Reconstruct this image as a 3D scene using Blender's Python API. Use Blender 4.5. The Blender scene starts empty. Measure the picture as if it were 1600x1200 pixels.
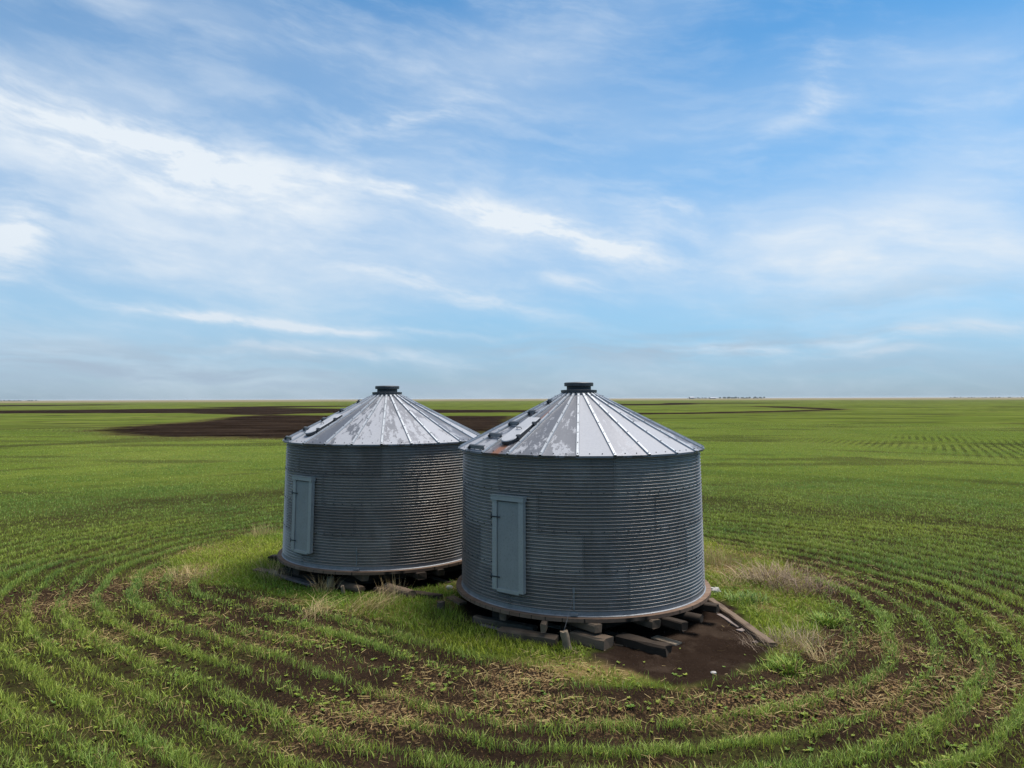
import bpy, math, random
import numpy as np
from mathutils import Vector, Matrix
R_ = math.radians
random.seed(7); rng = np.random.default_rng(11)
C = bpy.context.scene.collection
SC = bpy.context.scene

# ------------------------------------------------------------------ camera
CAMH = 3.62; PITCH = R_(7.0); ROLL = R_(-0.19)
F = 1109.0; HZ = 622.6
PPV = HZ - F*math.tan(PITCH)
cam = bpy.data.cameras.new('camera'); co = bpy.data.objects.new('camera', cam); C.objects.link(co)
cam.sensor_width = 36; cam.lens = F/1600*36; cam.clip_end = 30000; cam.clip_start = 0.05
cam.shift_y = -(600-PPV)/1600
co.location = (0, 0, CAMH)
co.rotation_mode = 'XYZ'
CM = Matrix.Rotation(R_(90)+PITCH, 3, 'X') @ Matrix.Rotation(ROLL, 3, 'Z')
co.rotation_euler = CM.to_euler()
SC.camera = co
def ray(u, v):
    d = CM @ Vector((u-800, PPV-v, -F)); return d.normalized()
def G(u, v, z=0.0):
    d = ray(u, v); t = (z-CAMH)/d.z
    return Vector((d.x*t, d.y*t, z))
def azel(u, v):
    d = ray(u, v); return math.atan2(d.x, d.y), math.asin(d.z)
def ZV(v, X, Y):                      # height that shows at image row v above ground point X, Y
    lo, hi = -2., 9.
    for _ in range(50):
        z = (lo+hi)/2; p = CM.transposed() @ (Vector((X, Y, z))-co.location)
        vv = PPV - F*p.y/(-p.z)
        if vv > v: lo = z
        else: hi = z
    return z

# ------------------------------------------------------------------ node helpers
class NT:
    def __init__(s, tree): s.t = tree; s.n = tree.nodes; s.l = tree.links; s.n.clear()
    def put(s, sock, val):
        if hasattr(val, 'is_output'): s.l.new(val, sock)
        elif val is not None:
            if isinstance(val, (tuple, list)) and len(val) == 3 and sock.type == 'RGBA': val = (*val, 1)
            sock.default_value = val
    def m(s, op, a, b=None, c=None, clamp=False):
        n = s.n.new('ShaderNodeMath'); n.operation = op; n.use_clamp = clamp
        s.put(n.inputs[0], a); s.put(n.inputs[1], b)
        if c is not None: s.put(n.inputs[2], c)
        return n.outputs[0]
    def vm(s, op, a, b=None, scale=None):
        n = s.n.new('ShaderNodeVectorMath'); n.operation = op
        s.put(n.inputs[0], a); s.put(n.inputs[1], b)
        if scale is not None: s.put(n.inputs[3], scale)
        return n.outputs['Value'] if op in ('DOT_PRODUCT', 'LENGTH') else n.outputs[0]
    def xyz(s, x, y, z=0.0):
        n = s.n.new('ShaderNodeCombineXYZ'); s.put(n.inputs[0], x); s.put(n.inputs[1], y); s.put(n.inputs[2], z); return n.outputs[0]
    def sep(s, v):
        n = s.n.new('ShaderNodeSeparateXYZ'); s.put(n.inputs[0], v); return n.outputs
    def noise(s, vec, scale=1., detail=3., rough=.55, dist=0.):
        n = s.n.new('ShaderNodeTexNoise'); s.put(n.inputs['Vector'], vec); s.put(n.inputs['Scale'], scale)
        n.inputs['Detail'].default_value = detail; n.inputs['Roughness'].default_value = rough; n.inputs['Distortion'].default_value = dist
        return n.outputs[0]
    def white(s, vec):
        n = s.n.new('ShaderNodeTexWhiteNoise'); n.noise_dimensions = '3D'; s.put(n.inputs['Vector'], vec); return n.outputs[0]
    def ss(s, x, a, b, lo=0., hi=1.):
        n = s.n.new('ShaderNodeMapRange'); n.interpolation_type = 'SMOOTHSTEP'; s.put(n.inputs[0], x)
        n.inputs[1].default_value = a; n.inputs[2].default_value = b; n.inputs[3].default_value = lo; n.inputs[4].default_value = hi
        return n.outputs[0]
    def mix(s, f, a, b, mode='MIX'):
        n = s.n.new('ShaderNodeMix'); n.data_type = 'RGBA'; n.blend_type = mode; n.clamp_factor = True
        s.put(n.inputs[0], f); s.put(n.inputs[6], a); s.put(n.inputs[7], b); return n.outputs[2]
    def attr(s, name):
        n = s.n.new('ShaderNodeAttribute'); n.attribute_name = name; return n
    def geo(s): return s.n.new('ShaderNodeNewGeometry')
    def tc(s, o='Object'): return s.n.new('ShaderNodeTexCoord').outputs[o]
    def bump(s, h, strength=.3, dist=.02):
        n = s.n.new('ShaderNodeBump'); s.put(n.inputs['Height'], h); n.inputs['Strength'].default_value = strength; n.inputs['Distance'].default_value = dist
        return n.outputs[0]
    def bsdf(s, col, rough=.6, metal=0., normal=None, spec=None):
        n = s.n.new('ShaderNodeBsdfPrincipled'); s.put(n.inputs['Base Color'], col); s.put(n.inputs['Roughness'], rough); s.put(n.inputs['Metallic'], metal)
        if normal is not None: s.put(n.inputs['Normal'], normal)
        if spec is not None: n.inputs['Specular IOR Level'].default_value = spec
        return n.outputs[0]
    def out(s, sh):
        n = s.n.new('ShaderNodeOutputMaterial'); s.l.new(sh, n.inputs[0])
def mat(name):
    m = bpy.data.materials.new(name); m.use_nodes = True; return m, NT(m.node_tree)

# ------------------------------------------------------------------ light
SUN_AZ = R_(66); SUN_EL = R_(69)
sl = bpy.data.lights.new('sun', 'SUN'); so = bpy.data.objects.new('sun', sl); C.objects.link(so)
sl.energy = 3.7; sl.angle = R_(26); sl.color = (1, .96, .90)
sd = Vector((math.sin(SUN_AZ)*math.cos(SUN_EL), math.cos(SUN_AZ)*math.cos(SUN_EL), math.sin(SUN_EL)))
so.rotation_euler = sd.to_track_quat('Z', 'Y').to_euler(); so.location = sd*40

W = bpy.data.worlds.new('World'); SC.world = W; W.use_nodes = True
t = NT(W.node_tree)
sky = t.n.new('ShaderNodeTexSky'); sky.sky_type = 'NISHITA'; sky.sun_disc = False
sky.sun_elevation = SUN_EL; sky.sun_rotation = SUN_AZ; sky.altitude = 500; sky.air_density = 1.0; sky.dust_density = .6; sky.ozone_density = 2.2
gd = t.tc('Generated'); gx, gy, gz = t.sep(gd)
az = t.m('ARCTAN2', gx, gy); el = t.m('ARCSINE', gz)
P0 = t.xyz(az, el, 0.)
w1 = t.n.new('ShaderNodeTexNoise'); w1.inputs['Scale'].default_value = 3.2; w1.inputs['Detail'].default_value = 5; t.l.new(P0, w1.inputs['Vector'])
warp = t.vm('SUBTRACT', w1.outputs['Color'], (.5, .5, .5))
PW = t.vm('ADD', P0, t.vm('MULTIPLY', warp, (.16, .085, 0)))
def rot_coords(P, deg, sx, sy, off=(0, 0)):
    c, s_ = math.cos(R_(deg)), math.sin(R_(deg))
    return t.xyz(t.m('MULTIPLY_ADD', t.vm('DOT_PRODUCT', P, (c, s_, 0)), sx, off[0]), t.m('MULTIPLY_ADD', t.vm('DOT_PRODUCT', P, (-s_, c, 0)), sy, off[1]), 0.)
nA = t.noise(rot_coords(PW, -14, 3.2, 13), 1., 9, .6)             # long wisps falling to the right
nB = t.noise(rot_coords(PW, -8, 9, 34, (3, 7)), 1., 8, .62)       # fine fibres
nC = t.noise(rot_coords(PW, 0, 2.2, 5.5, (11, 2)), 1., 6, .55)    # broad veils
nD = t.noise(rot_coords(PW, 0, 4.5, 36, (5, 5)), 1., 6, .58)      # low stratus bands
def blob(u, v, du, dv, ang, amp, bend=0.):
    a0, e0 = azel(u, v); k = 1/F*.9
    c, s_ = math.cos(R_(ang)), math.sin(R_(ang))
    d = t.vm('SUBTRACT', PW, (a0, e0, 0))
    x = t.vm('DOT_PRODUCT', d, (c/(du*k), -s_/(du*k), 0))
    y = t.vm('DOT_PRODUCT', d, (s_/(dv*k), c/(dv*k), 0))
    if bend: y = t.m('MULTIPLY_ADD', t.m('MULTIPLY', x, x), bend, y)
    r2 = t.m('ADD', t.m('MULTIPLY', x, x), t.m('MULTIPLY', y, y))
    return t.m('MULTIPLY', t.m('EXPONENT', t.m('MULTIPLY', r2, -1.)), amp)
def add(*a):
    r = a[0]
    for b in a[1:]: r = t.m('ADD', r, b)
    return r
nF = t.m('MULTIPLY_ADD', nA, .45, t.m('MULTIPLY', nB, .55))
fib = t.ss(nF, .38, .62, .2, 1.4); veil = t.ss(t.m('MULTIPLY_ADD', nC, .75, t.m('MULTIPLY', nF, .25)), .34, .64, .45, 1.2)
streaks = t.m('MULTIPLY', add(
    blob(210, 235, 250, 42, 11, .55), blob(330, 255, 120, 22, 14, .35), blob(730, 328, 230, 17, 11, .6, .25), blob(860, 360, 130, 20, 17, .55), blob(960, 388, 90, 14, 8, .35),
    blob(690, 452, 170, 13, 14, .5), blob(430, 502, 230, 9, 4, .75), blob(330, 492, 110, 8, 2, .35), blob(560, 550, 230, 12, 3, .4),
    blob(640, 185, 120, 22, -14, .3), blob(1240, 195, 90, 16, -22, .15), blob(1270, 130, 30, 70, 18, .18), blob(1060, 335, 110, 24, 20, .26),
    blob(900, 440, 60, 10, 14, .3), blob(1130, 545, 110, 12, 4, .5), blob(1450, 525, 190, 11, -2, .5), blob(1360, 558, 120, 9, 0, .45), blob(15, 385, 45, 60, 0, .6), blob(700, 520, 90, 5, 2, .3)), fib)
veils = t.m('MULTIPLY', add(
    blob(80, 300, 480, 170, 6, .52), blob(560, 290, 460, 120, 8, .36), blob(880, 370, 300, 70, 8, .28), blob(1410, 415, 330, 85, 2, .62), blob(1540, 260, 200, 100, -8, .36),
    blob(1520, 95, 170, 60, 8, .36), blob(850, 60, 330, 80, -18, .3), blob(1260, 380, 200, 60, 10, .2), blob(1000, 200, 420, 90, 10, .16), blob(1350, 160, 300, 90, 0, .12), blob(420, 70, 380, 80, 8, .34), blob(300, 420, 420, 70, 0, .25), blob(700, 600, 1100, 60, 0, .42), blob(800, 480, 1000, 110, 0, .16), blob(100, 530, 360, 50, 0, .3), blob(190, 12, 60, 16, 0, .5)), veil)
gen = t.m('MULTIPLY', t.ss(nF, .44, .66), t.ss(el, .45, .8, .12, .5)); gen = t.m('ADD', gen, t.ss(el, .55, 1.0, 0., .85))
low = t.m('MULTIPLY', t.ss(nD, .40, .64, 0, 1.25), add(blob(180, 580, 420, 38, 0, .85), blob(1050, 545, 360, 30, 0, .65), blob(1450, 590, 330, 22, 0, .4), blob(650, 590, 240, 20, 0, .35), blob(1400, 470, 260, 28, 0, .22)))
dens = t.m('MINIMUM', t.m('ADD', t.m('ADD', streaks, veils), gen), 1.)
# blue of the sky, pulled a little towards the cyan-blue of the photograph
hz_f = t.ss(el, 0., .30)
grade = t.mix(t.ss(el, 0., .14), (.44, .66, 1.04), (.76, 1.10, 1.26)); grade = t.mix(t.ss(el, .12, .34), grade, (.62, 1.28, 1.50)); grade = t.mix(t.ss(el, .6, 1.1), grade, (.6, .95, 1.0))
skyc = t.mix(1., sky.outputs[0], grade, 'MULTIPLY')
cloudc = t.mix(t.ss(el, .0, .25), (6.2, 7.2, 8.2), (7.6, 8.3, 9.0))
c1 = t.mix(dens, skyc, cloudc)
c2 = t.mix(low, c1, (3.8, 4.9, 6.1))
gm = t.ss(el, -.02, -.005); c3 = t.mix(gm, (1.2, 1.2, .9), c2)
bg = t.n.new('ShaderNodeBackground'); t.l.new(c3, bg.inputs[0]); bg.inputs[1].default_value = .0605
wo = t.n.new('ShaderNodeOutputWorld'); t.l.new(bg.outputs[0], wo.inputs[0])
SC.view_settings.view_transform = 'Standard'; SC.view_settings.look = 'None'; SC.view_settings.exposure = 0.8; SC.view_settings.gamma = 1
SC.cycles.max_bounces = 6; SC.cycles.diffuse_bounces = 3; SC.cycles.glossy_bounces = 3; SC.cycles.transparent_max_bounces = 8

# ------------------------------------------------------------------ numpy noise
def _h(ix, iy, seed):
    n = (ix.astype(np.int64)*374761393 + iy.astype(np.int64)*668265263 + seed*974634777) & 0x7fffffff
    n = ((n ^ (n >> 13))*1274126177) & 0x7fffffff
    return ((n ^ (n >> 16)) & 0xffff)/65535.
def vn(x, y, seed=0):
    ix, iy = np.floor(x), np.floor(y); fx, fy = x-ix, y-iy
    fx = fx*fx*(3-2*fx); fy = fy*fy*(3-2*fy)
    a, b, c, d = _h(ix, iy, seed), _h(ix+1, iy, seed), _h(ix, iy+1, seed), _h(ix+1, iy+1, seed)
    return a+(b-a)*fx+(c-a)*fy+(a-b-c+d)*fx*fy
def fbm(x, y, seed=0, o=4):
    r = 0; a = .5; tot = 0
    for i in range(o):
        r = r+a*vn(x, y, seed+i*17); tot += a; x, y, a = x*2.03+5.1, y*2.03+1.7, a*.5
    return r/tot
def sm(x, a, b):
    q = np.clip((x-a)/(b-a), 0, 1); return q*q*(3-2*q)

# ------------------------------------------------------------------ fields over the ground
RB = 2.13
BF = Vector((1.236, 13.259)); BL = Vector((-2.834, 16.184))
def capsule(x, y):
    bx, by = BF.x-BL.x, BF.y-BL.y; L2 = bx*bx+by*by
    h = np.clip(((x-BL.x)*bx+(y-BL.y)*by)/L2, 0, 1)
    dx, dy = x-BL.x-h*bx, y-BL.y-h*by
    return np.hypot(dx, dy), h*math.sqrt(L2) + 3*np.arctan2(dy, dx)
def polysdf(x, y, poly):                # > 0 inside
    x = np.asarray(x, float); y = np.asarray(y, float)
    d = np.full(x.shape, 1e9); ins = np.zeros(x.shape, bool); n = len(poly)
    for i in range(n):
        ax, ay = poly[i][0], poly[i][1]; bx, by = poly[(i+1) % n][0], poly[(i+1) % n][1]
        ex, ey = bx-ax, by-ay
        q = np.clip(((x-ax)*ex+(y-ay)*ey)/(ex*ex+ey*ey+1e-12), 0, 1)
        d = np.minimum(d, np.hypot(x-ax-q*ex, y-ay-q*ey))
        cond = (ay > y) != (by > y)
        ins ^= cond & (x < (bx-ax)*(y-ay)/(by-ay+1e-12)+ax)
    return np.where(ins, d, -d)
def px(*pts): return [G(u, v) for u, v in pts]
PAD = px((1262, 1000), (1190, 1048), (1060, 1078), (900, 1062), (700, 1015), (600, 975), (500, 950), (400, 925), (330, 908), (262, 893), (262, 874), (320, 853), (430, 826))+[Vector((-4, 20.5, 0)), Vector((2, 20, 0)), Vector((5, 18.5, 0))]+px((1200, 872), (1262, 905), (1300, 950))
BARE = px((940, 992), (1000, 965), (1070, 935), (1120, 930), (1150, 965), (1192, 1020), (1196, 1036), (1150, 1062), (1060, 1072), (980, 1046), (935, 1024))
FAR = [px((155, 672), (205, 667), (300, 659.5), (372, 650.5), (420, 648.5), (560, 650), (700, 650), (800, 650), (800, 668), (745, 677), (690, 681), (560, 684.5), (450, 684.5), (300, 683), (200, 680.5)),
       px((-120, 642.5), (0, 641.5), (150, 640), (300, 638.3), (440, 637.6), (600, 639.5), (840, 641), (840, 644), (600, 646), (520, 645), (400, 649), (300, 645.5), (150, 645.5), (0, 646), (-120, 647)),
       px((-120, 633.8), (0, 633), (150, 632), (215, 632.2), (150, 633.2), (0, 635), (-120, 636)),
       px((300, 637), (420, 634.8), (520, 634), (600, 634.5), (480, 636.2), (400, 638)),
       px((930, 645.5), (1050, 645), (1200, 642.2), (1312, 639), (1316, 640.5), (1230, 643.5), (1080, 646.8), (930, 648)),
       px((1170, 634.5), (1230, 635), (1312, 638.5), (1300, 640), (1215, 637)),
       px((930, 631.6), (1085, 630.5), (1085, 632), (1010, 633.4), (930, 633.6)),
       px((1040, 629.6), (1160, 629.2), (1245, 629.6), (1180, 630.4), (1040, 630.8))]
def gb(x, y, u, v, r, ry=None):
    p = G(u, v); return np.exp(-((x-p.x)/r)**2-((y-p.y)/(ry or r))**2)
SP = .55
def fields(x, y):
    s0, tl = capsule(x, y); r = np.hypot(x, y); f = {}
    wob = (fbm(x*.16, y*.16, 3, 2)-.5)*1.5*sm(s0, 4, 16) + (fbm(x*.7, y*.7, 5, 3)-.5)*.30
    f['s'] = s0+wob; f['s0'] = s0; f['t'] = tl; f['r'] = r
    e = (fbm(x*1.1, y*1.1, 21, 3)-.5)*1.1
    f['pad'] = np.where(r < 40, polysdf(x, y, PAD)+e*.6, -30.)
    f['bare'] = np.where(r < 40, polysdf(x, y, BARE)+e*.7+(fbm(x*5, y*5, 23, 2)-.5)*.25, -30.)
    far = np.full(x.shape, -60.)
    m = (r > 55) & (y > 0)
    if m.any():
        q = far[m]
        for P in FAR: q = np.maximum(q, polysdf(x[m], y[m], P))
        far[m] = q + (fbm(x[m]*.09, y[m]*.05, 8, 3)-.5)*np.minimum(5, r[m]*.03)
    f['far'] = far
    f['bare'] = np.maximum(f['bare'], RB+.02-np.minimum(np.hypot(x-BF.x, y-BF.y), np.hypot(x-BL.x, y-BL.y))+e*.12)
    big = fbm(x*.22, y*.22, 31, 3); mid = fbm(x*1.3, y*1.3, 41, 3)
    cov = 1.08 - .72*gb(x, y, 1390, 1040, 2.7, 2.2) - .45*gb(x, y, 1150, 1085, 1.5, .9) - .30*gb(x, y, 640, 1075, 2.6, 1.7) - .3*gb(x, y, 330, 985, 2.2, 1.5) - .34*gb(x, y, 130, 930, 1.6, 1.5) - .4*gb(x, y, 780, 1060, 1.3, .7) \
        - .35*gb(x, y, 1250, 925, 1.5, 1.4) + .15*gb(x, y, 1000, 1190, 1.8, 1.) + .1*gb(x, y, 80, 1150, 2)
    cov = cov - .7*(sm(big, .52, .72))*sm(r, 60, 8)*.6 + (mid-.5)*.5
    f['cov'] = np.clip(cov, 0, 1)
    dry = .75*gb(x, y, 545, 1118, .75, .45) + .8*gb(x, y, 800, 1078, .55, .45) + .9*gb(x, y, 975, 1048, 1.0, .32) + .55*gb(x, y, 850, 1045, .9, .4) + .7*gb(x, y, 255, 905, .9, .8) + .5*gb(x, y, 90, 945, 1., .9) \
        + .75*gb(x, y, 1215, 900, 1.3, 1.5) + .65*gb(x, y, 1265, 1010, .7, .6) + .5*gb(x, y, 575, 955, .8, .5) + .4*gb(x, y, 330, 860, 1.2, 1.) + .35*gb(x, y, 450, 1000, 1.3, .7) + .4*gb(x, y, 1120, 860, .8, .8) + .5*gb(x, y, 1510, 1090, .8, .6) + .4*gb(x, y, 1320, 1085, .8, .5)
    dry = dry + .6*sm(fbm(x*.9, y*.9, 51, 3), .60, .78)*sm(s0, 9.5, 4.5)
    f['thin'] = np.clip(np.maximum(sm(vn(f['s']*.5, f['t']*.05+(x+y)*.012, 201), .38, .16)*sm(vn(x*.07, y*.07, 202), .30, .55), sm(fbm(x*.10, y*.28, 203, 4), .58, .72)*.8)*sm(s0, 9, 14), 0, 1)
    f['brk'] = np.clip(.35+.6*gb(x, y, 640, 1090, 4.2, 2.6)+.3*gb(x, y, 1150, 1100, 2.5, 1.5), 0, .95)
    f['xr'] = .87*x-.5*np.sign(x)*y+(fbm(x*.06, y*.06, 141, 2)-.5)*1.6
    f['cross'] = np.clip((1.1*gb(x, y, 1600, 700, 9, 17)+.9*gb(x, y, 1430, 690, 9, 9)+.55*gb(x, y, 1240, 664, 16, 6)+.9*gb(x, y, 50, 675, 16, 6))*(fbm(x*.16, y*.16, 151, 4)*3.4-1.0), 0, 1)
    f['dry'] = np.clip(dry*(.6+.8*mid), 0, 1)
    f['yel'] = np.clip(fbm(x*.5, y*.5, 61, 3)*1.5-.35 + (fbm(x*.06, y*.11, 62, 3)-.5)*1.6 + .5*gb(x, y, 730, 995, 1.0, .6) + .4*gb(x, y, 1190, 985, .9), 0, 1)
    return f
def rowk(f):
    k = np.round(f['s']/SP); return k, f['s']-k*SP
def rowstr(k, f):
    a = _h(k, k*0+3, 77); b = vn(f['t']*.45+k*9.1, k*3.7, 78)
    near = sm(f['s0'], 10, 5)
    return np.clip((.85+.4*a)*(1-near)+near*(.45+.75*a) + (b-.5)*1.25, 0, 1.3)
def height(x, y, f=None):
    f = f or fields(x, y)
    fade = sm(f['r'], 60, 25); _, o = rowk(f)
    crop = sm(f['pad'], .1, -.4)*fade
    h = crop*(0.026*np.cos(o/SP*2*np.pi) + (fbm(x*7, y*7, 91, 3)-.5)*.06 + (fbm(x*1.1, y*1.1, 95, 2)-.5)*.08)
    h = h + sm(f['bare'], -.1, .2)*((fbm(x*8, y*8, 97, 3)-.5)*.05+(fbm(x*2.5, y*2.5, 98, 2)-.5)*.05)*fade*sm(np.minimum(np.hypot(x-BF.x, y-BF.y), np.hypot(x-BL.x, y-BL.y)), 2.1, 2.6)
    h = h + (1-sm(f['pad'], .3, -.3))*((fbm(x*1.5, y*1.5, 92, 3)-.5)*.07 + (fbm(x*9, y*9, 93, 2)-.5)*.02)*fade*sm(np.minimum(np.hypot(x-BF.x, y-BF.y), np.hypot(x-BL.x, y-BL.y)), 2.1, 3.)
    return h
def hz1(x, y): return float(height(np.array([x]), np.array([y]))[0])

def raw_mesh(name, V, faces_idx, loops, m, attrs=None, cols=None, smooth=False, parent=None):
    """faces_idx: face sizes, loops: flat vertex indices"""
    me = bpy.data.meshes.new(name)
    me.vertices.add(len(V)); me.vertices.foreach_set('co', np.ascontiguousarray(V, np.float32).ravel())
    me.loops.add(len(loops)); me.loops.foreach_set('vertex_index', np.ascontiguousarray(loops, np.int32))
    me.polygons.add(len(faces_idx)); st = np.concatenate(([0], np.cumsum(faces_idx)[:-1])).astype(np.int32)
    me.polygons.foreach_set('loop_start', st)
    me.polygons.foreach_set('use_smooth', np.full(len(faces_idx), smooth, bool))
    me.update(calc_edges=True)
    for k, a in (attrs or {}).items():
        at = me.attributes.new(k, 'FLOAT', 'POINT'); at.data.foreach_set('value', np.ascontiguousarray(a, np.float32))
    if cols is not None:
        at = me.attributes.new('tint', 'FLOAT_COLOR', 'POINT'); at.data.foreach_set('color', np.ascontiguousarray(np.c_[cols, np.ones(len(cols))], np.float32).ravel())
    o = bpy.data.objects.new(name, me); C.objects.link(o)
    if m: me.materials.append(m)
    o.parent = parent
    return o

# ------------------------------------------------------------------ ground sheet
an = np.concatenate((np.arange(-54, 54, .2), np.arange(54, 306, 3.)))
an = np.radians(an)
rr = [0.4, 1.5, 3, 4.5]; q = 5.2
while q < 30: rr.append(q); q += .065
while q < 14000: rr.append(q); q *= 1.013
rr = np.array(rr); na, nr = len(an), len(rr)
gxs = (np.sin(an)[None, :]*rr[:, None]).ravel(); gys = (np.cos(an)[None, :]*rr[:, None]).ravel()
gf = fields(gxs, gys)
V = np.c_[gxs, gys, height(gxs, gys, gf)]
V = np.vstack((V, [[0, 0, 0]]))
i = np.arange(nr-1)[:, None]*na; j = np.arange(na)[None, :]; j2 = (j+1) % na
quads = np.stack((i+j, i+j2, i+na+j2, i+na+j), -1).reshape(-1, 4)[:, ::-1]
jj = np.arange(na); tris = np.stack((np.full(na, nr*na), (jj+1) % na, jj), -1)
ap = lambda a: np.append(a, a[0])

gm_, t = mat('field_ground')
pos = t.geo().outputs['Position']; X, Y, Z = t.sep(pos)
A = {k: t.attr(k).outputs['Fac'] for k in ('s', 't', 'pad', 'bare', 'far', 'cov', 'dry', 'yel', 'r', 'xr', 'cross', 'thin')}
st = t.xyz(t.m('MULTIPLY', A['s'], .8), t.m('MULTIPLY', A['t'], .12), 0.)
n_st = t.noise(t.xyz(t.m('MULTIPLY', A['s'], .55), t.m('MULTIPLY', X, .03), t.m('MULTIPLY', Y, .03)), 1., 5, .65)
n_fine = t.noise(pos, 9., 5, .7); n_clod = t.noise(pos, 26., 3, .7); n_mid = t.noise(pos, 1.1, 4, .6); n_big = t.noise(pos, .055, 4, .6); n_huge = t.noise(t.xyz(t.m('MULTIPLY', X, .004), t.m('MULTIPLY', Y, .011)), 1., 4, .6)
soil = t.mix(n_fine, (.008, .0054, .004), (.026, .0172, .012))
soil = t.mix(t.m('MULTIPLY', t.ss(n_mid, .45, .7), .5), soil, (.038, .024, .016))
straw = t.mix(n_clod, (.10, .06, .028), (.27, .175, .085))
soil = t.mix(t.m('MULTIPLY', t.ss(n_clod, .50, .60), t.m('MULTIPLY', A['dry'], 1.0, clamp=True)), soil, straw)
soil = t.mix(t.m('MULTIPLY', t.ss(t.noise(pos, 48., 2, .6), .62, .68), .5), soil, (.15, .09, .04))
farsoil = t.mix(t.ss(t.noise(t.xyz(t.m('MULTIPLY', X, .07), t.m('MULTIPLY', Y, .28)), 1., 6, .75), .36, .66), (.005, .003, .0022), (.027, .0185, .0135))
farsoil = t.mix(t.ss(t.noise(t.xyz(t.m('MULTIPLY', X, .6), t.m('MULTIPLY', Y, .5), 7.), 1., 4, .8), .55, .72, 0, .8), farsoil, (.060, .042, .026))
fst = t.noise(t.xyz(t.m('MULTIPLY', X, .018), t.m('MULTIPLY', Y, .11), 4.), 1., 6, .65)
# crop seen from far off
gA, gB, gC = (.054, .078, .014), (.092, .118, .021), (.120, .134, .030)
green = t.mix(t.ss(n_st, .32, .66), gA, gB)
green = t.mix(t.m('MULTIPLY', t.ss(n_big, .42, .68), .75), green, gC)
green = t.mix(t.m('MULTIPLY', t.ss(n_huge, .40, .62), .5), green, (.066, .088, .015))
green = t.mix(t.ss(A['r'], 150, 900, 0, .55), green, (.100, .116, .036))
green = t.mix(t.m('MULTIPLY', t.ss(fst, .50, .62), t.ss(A['r'], 70, 130, 0, .6)), green, (.050, .064, .014))
green = t.mix(t.m('MULTIPLY', t.ss(fst, .45, .36), t.ss(A['r'], 70, 130, 0, .5)), green, (.135, .142, .038))
# thin dark furrows between the rows, soft patches where the stand is thin
thin = t.m('MULTIPLY', t.ss(n_st, .56, .68), t.ss(t.noise(t.xyz(t.m('MULTIPLY', X, .08), t.m('MULTIPLY', Y, .12), 3.), 1., 3, .6), .44, .62))
green = t.mix(t.m('MULTIPLY', thin, .75), green, (.028, .030, .012))
lump = t.noise(t.xyz(t.m('MULTIPLY', X, .45), t.m('MULTIPLY', Y, .9), 9.), 1., 4, .75)
green = t.mix(t.ss(lump, .48, .75, 0, .55), green, (.04, .058, .016))
green = t.mix(t.m('MULTIPLY', A['thin'], .8), green, (.030, .031, .012))
# cross rows, right far
cro = t.ss(t.m('SINE', t.m('MULTIPLY', A['xr'], 2*math.pi/.56)), -.5, .7)
green = t.mix(t.m('MULTIPLY', t.m('MULTIPLY', cro, A['cross']), .65), green, (.020, .021, .009))
# far tan stubble by the horizon
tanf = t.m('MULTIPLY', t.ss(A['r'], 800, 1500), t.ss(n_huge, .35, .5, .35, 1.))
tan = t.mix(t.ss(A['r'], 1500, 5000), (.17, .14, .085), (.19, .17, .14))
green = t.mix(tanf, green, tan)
# near: soil with a low green understory; far: the green sheet
nearf = t.ss(A['r'], 17, 44)
under = t.mix(t.ss(t.m('MULTIPLY', n_fine, t.m('ADD', A['cov'], .25)), .50, .62, 0, .24), soil, t.mix(n_clod, (.022, .034, .006), (.085, .11, .022)))
crop = t.mix(nearf, under, green)
padg = t.mix(n_fine, (.030, .044, .008), (.066, .090, .014))
padg = t.mix(t.m('MULTIPLY', A['dry'], t.ss(n_fine, .3, .6, .2, .8)), padg, straw)
padg = t.mix(t.ss(n_mid, .52, .68, 0, .6), padg, soil)
col = t.mix(t.ss(A['pad'], -.12, .12), crop, padg)
baresoil = t.mix(t.noise(pos, 3.2, 4, .6), (.011, .007, .0052), (.026, .017, .0125))
baresoil = t.mix(t.ss(n_mid, .50, .66, 0, .55), baresoil, (.048, .034, .025))
baresoil = t.mix(t.ss(n_clod, .60, .68, 0, .5), baresoil, (.045, .032, .024))
col = t.mix(t.ss(A['bare'], -.15, .15), col, baresoil)
farn = t.m('ADD', t.m('ADD', A['far'], t.m('MULTIPLY', t.m('SUBTRACT', t.noise(t.xyz(t.m('MULTIPLY', X, .8), t.m('MULTIPLY', Y, .7), 2.), 1., 4, .8), .5), 7.)), t.m('MULTIPLY', t.m('SUBTRACT', t.noise(t.xyz(t.m('MULTIPLY', X, .12), t.m('MULTIPLY', Y, .35)), 1., 6, .75), .5), 13.))
fedge = t.m('MULTIPLY', t.ss(farn, -4.5, -.5), .55)
col = t.mix(fedge, col, (.06, .042, .02))
col = t.mix(t.ss(farn, -1.6, 1.6), col, farsoil)
b = t.bump(t.m('ADD', n_fine, t.m('MULTIPLY', n_clod, .6)), .9, .035)
t.out(t.bsdf(col, 1., 0, b, 0.))
g = raw_mesh('field_ground', V, np.r_[np.full(len(quads), 4), np.full(len(tris), 3)], np.r_[quads.ravel(), tris.ravel()], gm_,
             {k: ap(gf[k]) for k in ('s', 't', 'pad', 'bare', 'far', 'cov', 'dry', 'yel', 'r', 'xr', 'cross', 'thin')}, smooth=True)
g['kind'] = 'structure'; g.name = 'ground'

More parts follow.
